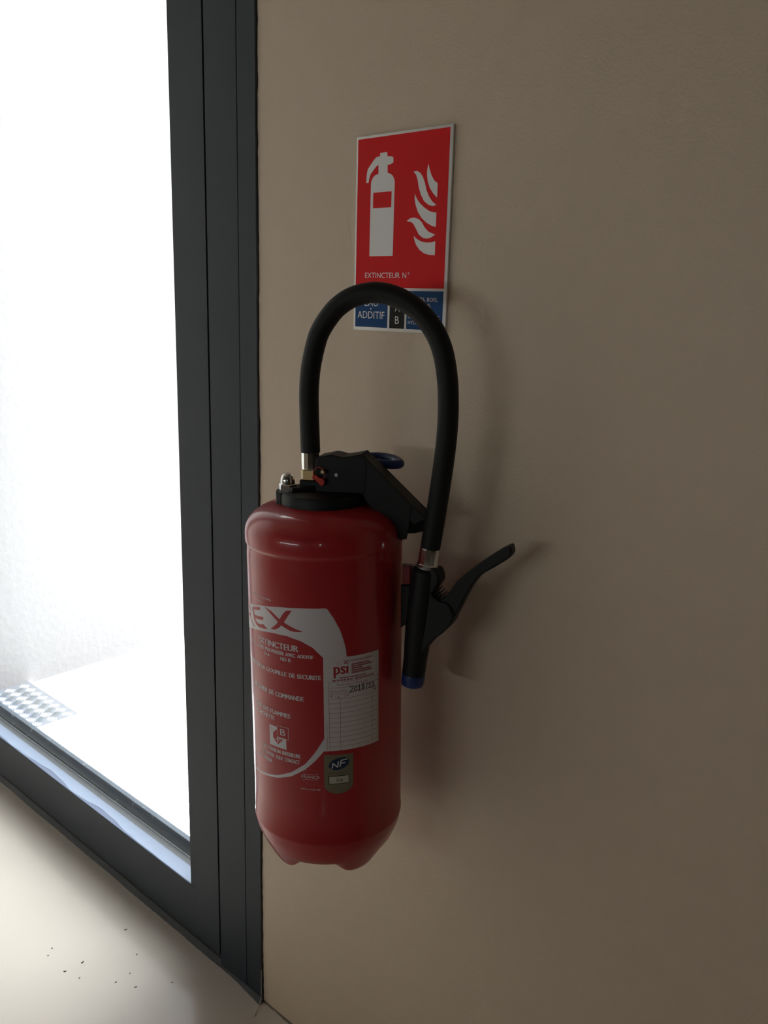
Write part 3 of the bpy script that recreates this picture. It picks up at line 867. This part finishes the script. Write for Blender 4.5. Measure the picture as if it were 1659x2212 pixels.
# --- valve head and carrying handle (vertical plane turned towards the wall)
HD, HN = local_frame(120)
hf = lambda s, z, t: tuple(HD * (s * mm) + HN * t + Vector((0, 0, Z(z * mm))))
head = prism('valve_head', [(-5.0, 286), (-5.0, 316), (-3.0, 323.5), (4.0, 325.0), (12.2, 327.0), (18.0, 326.2), (24.4, 324.6), (36.0, 326.6), (45.1, 328.8), (48.8, 325.8), (52.0, 318.0), (50.0, 286)], hf, -0.0150, 0.0150, 'black', ext, 0.0015)
prism('outlet_block', [(-24, 286), (-24, 297.2), (-4, 297.2), (-4, 286)], hf, -0.0105, 0.0105, 'black', ext, 0.001)
bm = bmesh.new()
hcut = [(34.0, 325.9), (45.1, 328.8), (48.8, 325.8), (80.1, 296.0), (112.7, 265.1), (113.0, 262.0), (101.0, 256.0), (70, 288), (40.0, 316)]
prism_bm(bm, hcut, hf, -0.0142, 0.0142, 0.001)
prism_bm(bm, [(44, 322), (48.8, 325.8), (80.1, 296.0), (99.5, 277.6), (96.5, 256.0), (93.5, 240.2), (86.5, 239.3), (68.1, 257.9), (49.8, 278.9), (44, 290)], hf, -0.0147, -0.0112, 0.001)
prism_bm(bm, [(44, 322), (48.8, 325.8), (80.1, 296.0), (112.7, 265.1), (112.0, 244.4), (97.4, 240.2), (86.5, 239.3), (68.1, 257.9), (49.8, 278.9), (44, 290)], hf, 0.0112, 0.0147, 0.001)
handle = bm_obj('carrying_handle', bm, 'black_soft', ext, smooth=True, auto=18)
handle['label'] = 'black plastic carrying handle sloping down to the wall'
# near side is the one facing away from the wall
oc = HD * (-0.0143)
bm = bmesh.new()
lathe_bm(bm, [(0.0098, Z(0.2972)), (0.0112, Z(0.2980)), (0.0112, Z(0.3078)), (0.0100, Z(0.3086))], 6, (oc.x, oc.y))
bm_obj('brass_nut', bm, 'brass', ext)
lathe('hose_ferrule', [(0.0080, Z(0.3080)), (0.0094, Z(0.3085)), (0.0097, Z(0.3110)), (0.0097, Z(0.3270)), (0.0092, Z(0.3280)), (0.0, Z(0.3280))], 'chrome', ext, segs=12, centre=(oc.x, oc.y), auto=20)
# safety pin, red seal and blue pull ring
cd, cn = local_frame(46.6)
def sp(a, b, z):                             # b towards the viewer's side of the head, a sideways
    return Vector((0, 0, 0)) + cd * b + Vector((-cd.y, cd.x, 0)) * a + Vector((0, 0, Z(z)))
pc = HD * 0.0050 - HN * 0.0
pin = [tuple(HD * 0.0050 - HN * 0.0215 + Vector((0, 0, Z(0.3095)))), tuple(HD * 0.0050 - HN * 0.0140 + Vector((0, 0, Z(0.3095))))]
tube('pin_tip', pin, 0.0019, 'brass', ext, segs=10)
prism('seal_tag', smooth_closed([(-6.5, 304.5), (-3.0, 306.0), (1.0, 303.0), (5.5, 301.8), (6.8, 297.5), (3.5, 294.2), (0.5, 296.5), (-2.0, 300.0), (-6.0, 301.0)], 3), hf, -0.0205, -0.0178, 'seal_red', ext, 0.0006)
tube('seal_wire', [tuple(HD * (0.0005 + 0.0062 * math.cos(a)) - HN * 0.0190 + Vector((0, 0, Z(0.3060 + 0.0080 * math.sin(a))))) for a in [2 * math.pi * i / 28 for i in range(28)]], 0.00045, 'seal_red', ext, segs=8, closed=True)
tube('rivet', [tuple(HD * 0.0185 - HN * 0.0165 + Vector((0, 0, Z(0.3060)))), tuple(HD * 0.0185 - HN * 0.0145 + Vector((0, 0, Z(0.3060))))], 0.0019, 'steel', ext, segs=12)
rc = Vector((0.0300, 0.0610, Z(0.3138)))
ring = []
for i in range(40):
    a = 2 * math.pi * i / 40
    ring.append(tuple(rc + Vector((0.0205 * math.cos(a) + 0.0035 * max(0.0, math.cos(a)) ** 6, 0.0105 * math.sin(a), 0.0012 * math.sin(a) - 0.0012 * math.cos(a)))))
rg = tube('pull_ring', ring, 0.0050, 'blue_plastic', ext, segs=12, closed=True)
rg['label'] = 'blue plastic pull ring of the safety pin'
tube('safety_pin', [tuple(HD * 0.030 + HN * 0.012 + Vector((0, 0, Z(0.3135)))), (0.0200, 0.0530, Z(0.3138))], 0.0022, 'steel', ext, segs=10)

# --- hose
HP = [(-12.4, -7.15, 326.5), (-12.6, -7.2, 340.0), (-13.1, -7.3, 369.6), (-12.7, -7.3, 393.1), (-10.1, -6.4, 416.4), (-4.6, -4.4, 439.4), (1.5, -2.3, 454.6), (14.7, 2.4, 472.6), (26.6, 6.7, 482.4), (38.4, 10.8, 488.1), (53.4, 16.1, 491.3), (65.9, 20.6, 491.0), (78.3, 25.0, 487.9), (88.4, 28.5, 483.4), (99.5, 32.5, 476.2), (108.4, 35.6, 467.9), (117.3, 38.7, 456.4), (124.0, 41.1, 443.4), (128.6, 42.7, 428.4), (131.6, 43.8, 409.7), (132.8, 44.2, 393.4), (133.0, 44.3, 371.4), (131.4, 43.8, 343.4), (127.2, 42.2, 305.9), (122.4, 40.5, 270.7), (117.3, 38.7, 236.0)]
hose = tube('hose', [(x * mm, y * mm, Z(z * mm)) for x, y, z in [tuple(p) for p in catmull(HP, 4)]], 0.0104, 'rubber', ext, segs=24)
hose['label'] = 'black rubber hose arched over the valve'

# --- spray gun hanging beside the tank
GD, GN = local_frame(108)
G0 = Vector((0.115, 0.038, 0))
gf = lambda s, z, t: tuple(G0 + GD * (s * mm) + GN * t + Vector((0, 0, Z(z * mm))))
gdir = Vector(gf(-0.8, 217, 0)) - Vector(gf(2.6, 236, 0))
def along(p, q, prof, name, m, parent, segs=24, auto=35):
    """lathe profile (radius, distance) laid along the line p->q"""
    p = Vector(p); q = Vector(q)
    t = (q - p).normalized()
    u_ = t.orthogonal().normalized(); v_ = t.cross(u_)
    bm = bmesh.new()
    rings = []
    for r, dd in prof:
        rings.append([bm.verts.new(p + t * dd + u_ * (r * math.cos(2 * math.pi * i / segs)) + v_ * (r * math.sin(2 * math.pi * i / segs))) for i in range(segs)])
    for a, b in zip(rings[:-1], rings[1:]):
        for i in range(segs):
            bm.faces.new((a[i], a[(i + 1) % segs], b[(i + 1) % segs], b[i]))
    bm.faces.new(rings[0]); bm.faces.new(rings[-1])
    return bm_obj(name, bm, m, parent, smooth=True, auto=auto)
gt = gf(2.6, 237, 0); gb = gf(-0.8, 214, 0)
along(gt, gb, [(0.0085, 0.0), (0.0101, 0.001), (0.0105, 0.003), (0.0105, 0.0180), (0.0112, 0.0188), (0.0112, 0.0205), (0.0098, 0.0215)], 'hose_ferrule', 'chrome', ext, 12, 20)
along(gf(-0.5, 216.5, 0), gf(-0.9, 213, 0), [(0.0100, 0.0), (0.0116, 0.0006), (0.0116, 0.0020), (0.0100, 0.0028)], 'retaining_ring', 'steel', ext, 24)
g0 = gf(-1.5, 214.5, 0); g1 = gf(-16.4, 80.0, 0)
gun = along(g0, g1, [(0.0120, 0.0), (0.0145, 0.003), (0.0152, 0.030), (0.0150, 0.060), (0.0140, 0.085), (0.0128, 0.100), (0.0124, 0.1215)], 'spray_gun_barrel', 'black', ext, 32)
along(g0, g1, [(0.0119, 0.1205), (0.0125, 0.122), (0.0127, 0.130), (0.0118, 0.1345), (0.0085, 0.1365)], 'gun_tip', 'blue_plastic', ext, 32)['label'] = 'blue plastic nozzle tip'
body = smooth_closed([(-6.0, 196), (4.0, 212), (12.4, 214.5), (16.3, 204), (12.7, 196.3), (9.1, 188.5), (16.7, 182.2), (26.0, 181), (33.0, 168.0), (25.5, 153.0), (9.9, 137.6), (-0.3, 123.6), (-8.0, 118.0), (-12.0, 150.0)], 3)
prism('gun_body', body, gf, -0.0105, 0.0105, 'black', ext, 0.002)
lever = smooth_closed([(87.2, 248.8), (90.4, 246.0), (89.6, 237.8), (75.0, 226.2), (60.4, 215.4), (50.1, 201.4), (40.6, 182.0), (34.5, 169.0), (26.5, 154.2), (18.0, 158.0), (15.0, 172.0), (16.7, 182.2), (25.8, 191.9), (34.6, 205.6), (46.1, 217.1), (59.1, 228.5), (74.5, 240.6)], 3)
lv = prism('trigger_lever', lever, gf, -0.0075, 0.0075, 'black', ext, 0.0020)
lv['label'] = 'black curved trigger lever reaching out along the wall'
spv = Vector(gf(20.5, 184.0, 0)) - Vector(gf(6.5, 196.0, 0))
s0 = Vector(gf(6.5, 196.0, 0))
tdir = spv.normalized()
su = GN.copy(); sv = tdir.cross(su)
tube('trigger_spring', [tuple(s0 + spv * (i / 80) + su * (0.0058 * math.cos(i * 0.42)) + sv * (0.0058 * math.sin(i * 0.42))) for i in range(81)], 0.00065, 'spring_steel', ext, segs=6)
# cradle on the tank that holds the gun
prism('gun_cradle_clip', [(-29.5, 191.5), (-29.5, 212.0), (-20.5, 212.4), (-20.5, 192.6)], gf, 0.0005, 0.0085, 'red_clip', ext, 0.001)['label'] = 'small red plastic clip'
prism('gun_cradle', [(-31.0, 142.0), (-31.0, 190.5), (-20.5, 190.0), (-21.5, 150.0)], gf, 0.0005, 0.0105, 'black_soft', ext, 0.001)
tube('cradle_wire', [gf(-29, 213.6, 0.002), gf(-24, 214.4, 0.0), gf(-17, 215.5, -0.003), gf(-10.5, 215.4, -0.004)], 0.0009, 'steel', ext, segs=8)

# ------------------------------------------------------------------ wall bracket behind the tank
br = empty('wall_bracket', (A0.x - 0.035, 0.0, 0.70))
tag(br, 'slim dark metal wall bracket hidden behind the red extinguisher', 'bracket')
bm = bmesh.new(); add_box(bm, -0.018, 0.018, -0.003, -0.0002, -0.06, 0.100, 0.0008)
bm_obj('back_plate', bm, 'black', br, smooth=True, auto=40)
bm = bmesh.new(); add_box(bm, -0.014, 0.014, -0.0205, -0.0028, 0.055, 0.061, 0.0008); add_box(bm, -0.014, 0.014, -0.0225, -0.0195, 0.030, 0.061, 0.0006)
bm_obj('hook', bm, 'black', br, smooth=True, auto=40)

# ------------------------------------------------------------------ little things on the floor
def crumb(x, y, l, wd, ang, label):
    bm = bmesh.new()
    prof = [(-l / 2, 0), (-l * 0.3, wd * 0.5), (0, wd * 0.6), (l * 0.3, wd * 0.35), (l / 2, 0), (l * 0.3, -wd * 0.45), (0, -wd * 0.4), (-l * 0.3, -wd * 0.5)]
    prism_bm(bm, prof, lambda a, b, t: (a, b + 2.0 * a * a / max(l, 1e-6) * 0.5, t), 0.0, 0.0009)
    o = bm_obj('floor_crumb', bm, 'debris')
    o.location = (x, y, 0.0001)
    o.rotation_euler.z = R(ang)
    return tag(o, label, 'crumb', 'dark crumbs on the cream floor')
CRUMBS = [                                   # floor position, length, width, turn
    (-0.2757, -0.1565, 0.0058, 0.0018, 105, 'largest curled dark crumb on the cream floor'),
    (-0.2777, -0.1875, 0.0047, 0.0016, 50, 'dark flat crumb left of the largest floor crumb'),
    (-0.3418, -0.1762, 0.0029, 0.0012, 95, 'tiny dark crumb farther left, nearer the window rail'),
    (-0.3305, -0.1894, 0.0026, 0.0011, 65, 'leftmost tiny dark crumb on the floor'),
    (-0.2475, -0.1778, 0.0024, 0.0011, 85, 'tiny dark speck just below the flat crumb'),
    (-0.1982, -0.1154, 0.0026, 0.0012, 125, 'dark dot crumb right of centre on the lit floor'),
    (-0.1974, -0.1413, 0.0035, 0.0010, 100, 'thin pale-edged crumb on the lit floor'),
    (-0.2275, -0.0841, 0.0024, 0.0011, 115, 'greenish dark speck near the window shadow'),
    (-0.1320, -0.0789, 0.0026, 0.0011, 75, 'dark speck at the right edge of the lit floor'),
    (-0.1656, -0.1254, 0.0043, 0.0007, 60, 'thin curled fibre crumb on the lit floor'),
    (-0.2930, -0.0652, 0.0058, 0.0007, 75, 'thin dark fibre close to the window rail'),
]
for c in CRUMBS:
    crumb(*c)
thr = tube('loose_thread', [tuple(p) for p in catmull([(0.0028, -0.0042, 0.060), (0.0030, -0.0046, 0.040), (0.0034, -0.0050, 0.020), (0.0045, -0.0070, 0.008), (0.0080, -0.0150, 0.0022), (0.0125, -0.0230, 0.0008), (0.0175, -0.0300, 0.0008)], 6)], 0.0005, 'thread', None, segs=6)
tag(thr, 'thin pale loose thread at the corner of frame and floor', 'thread')
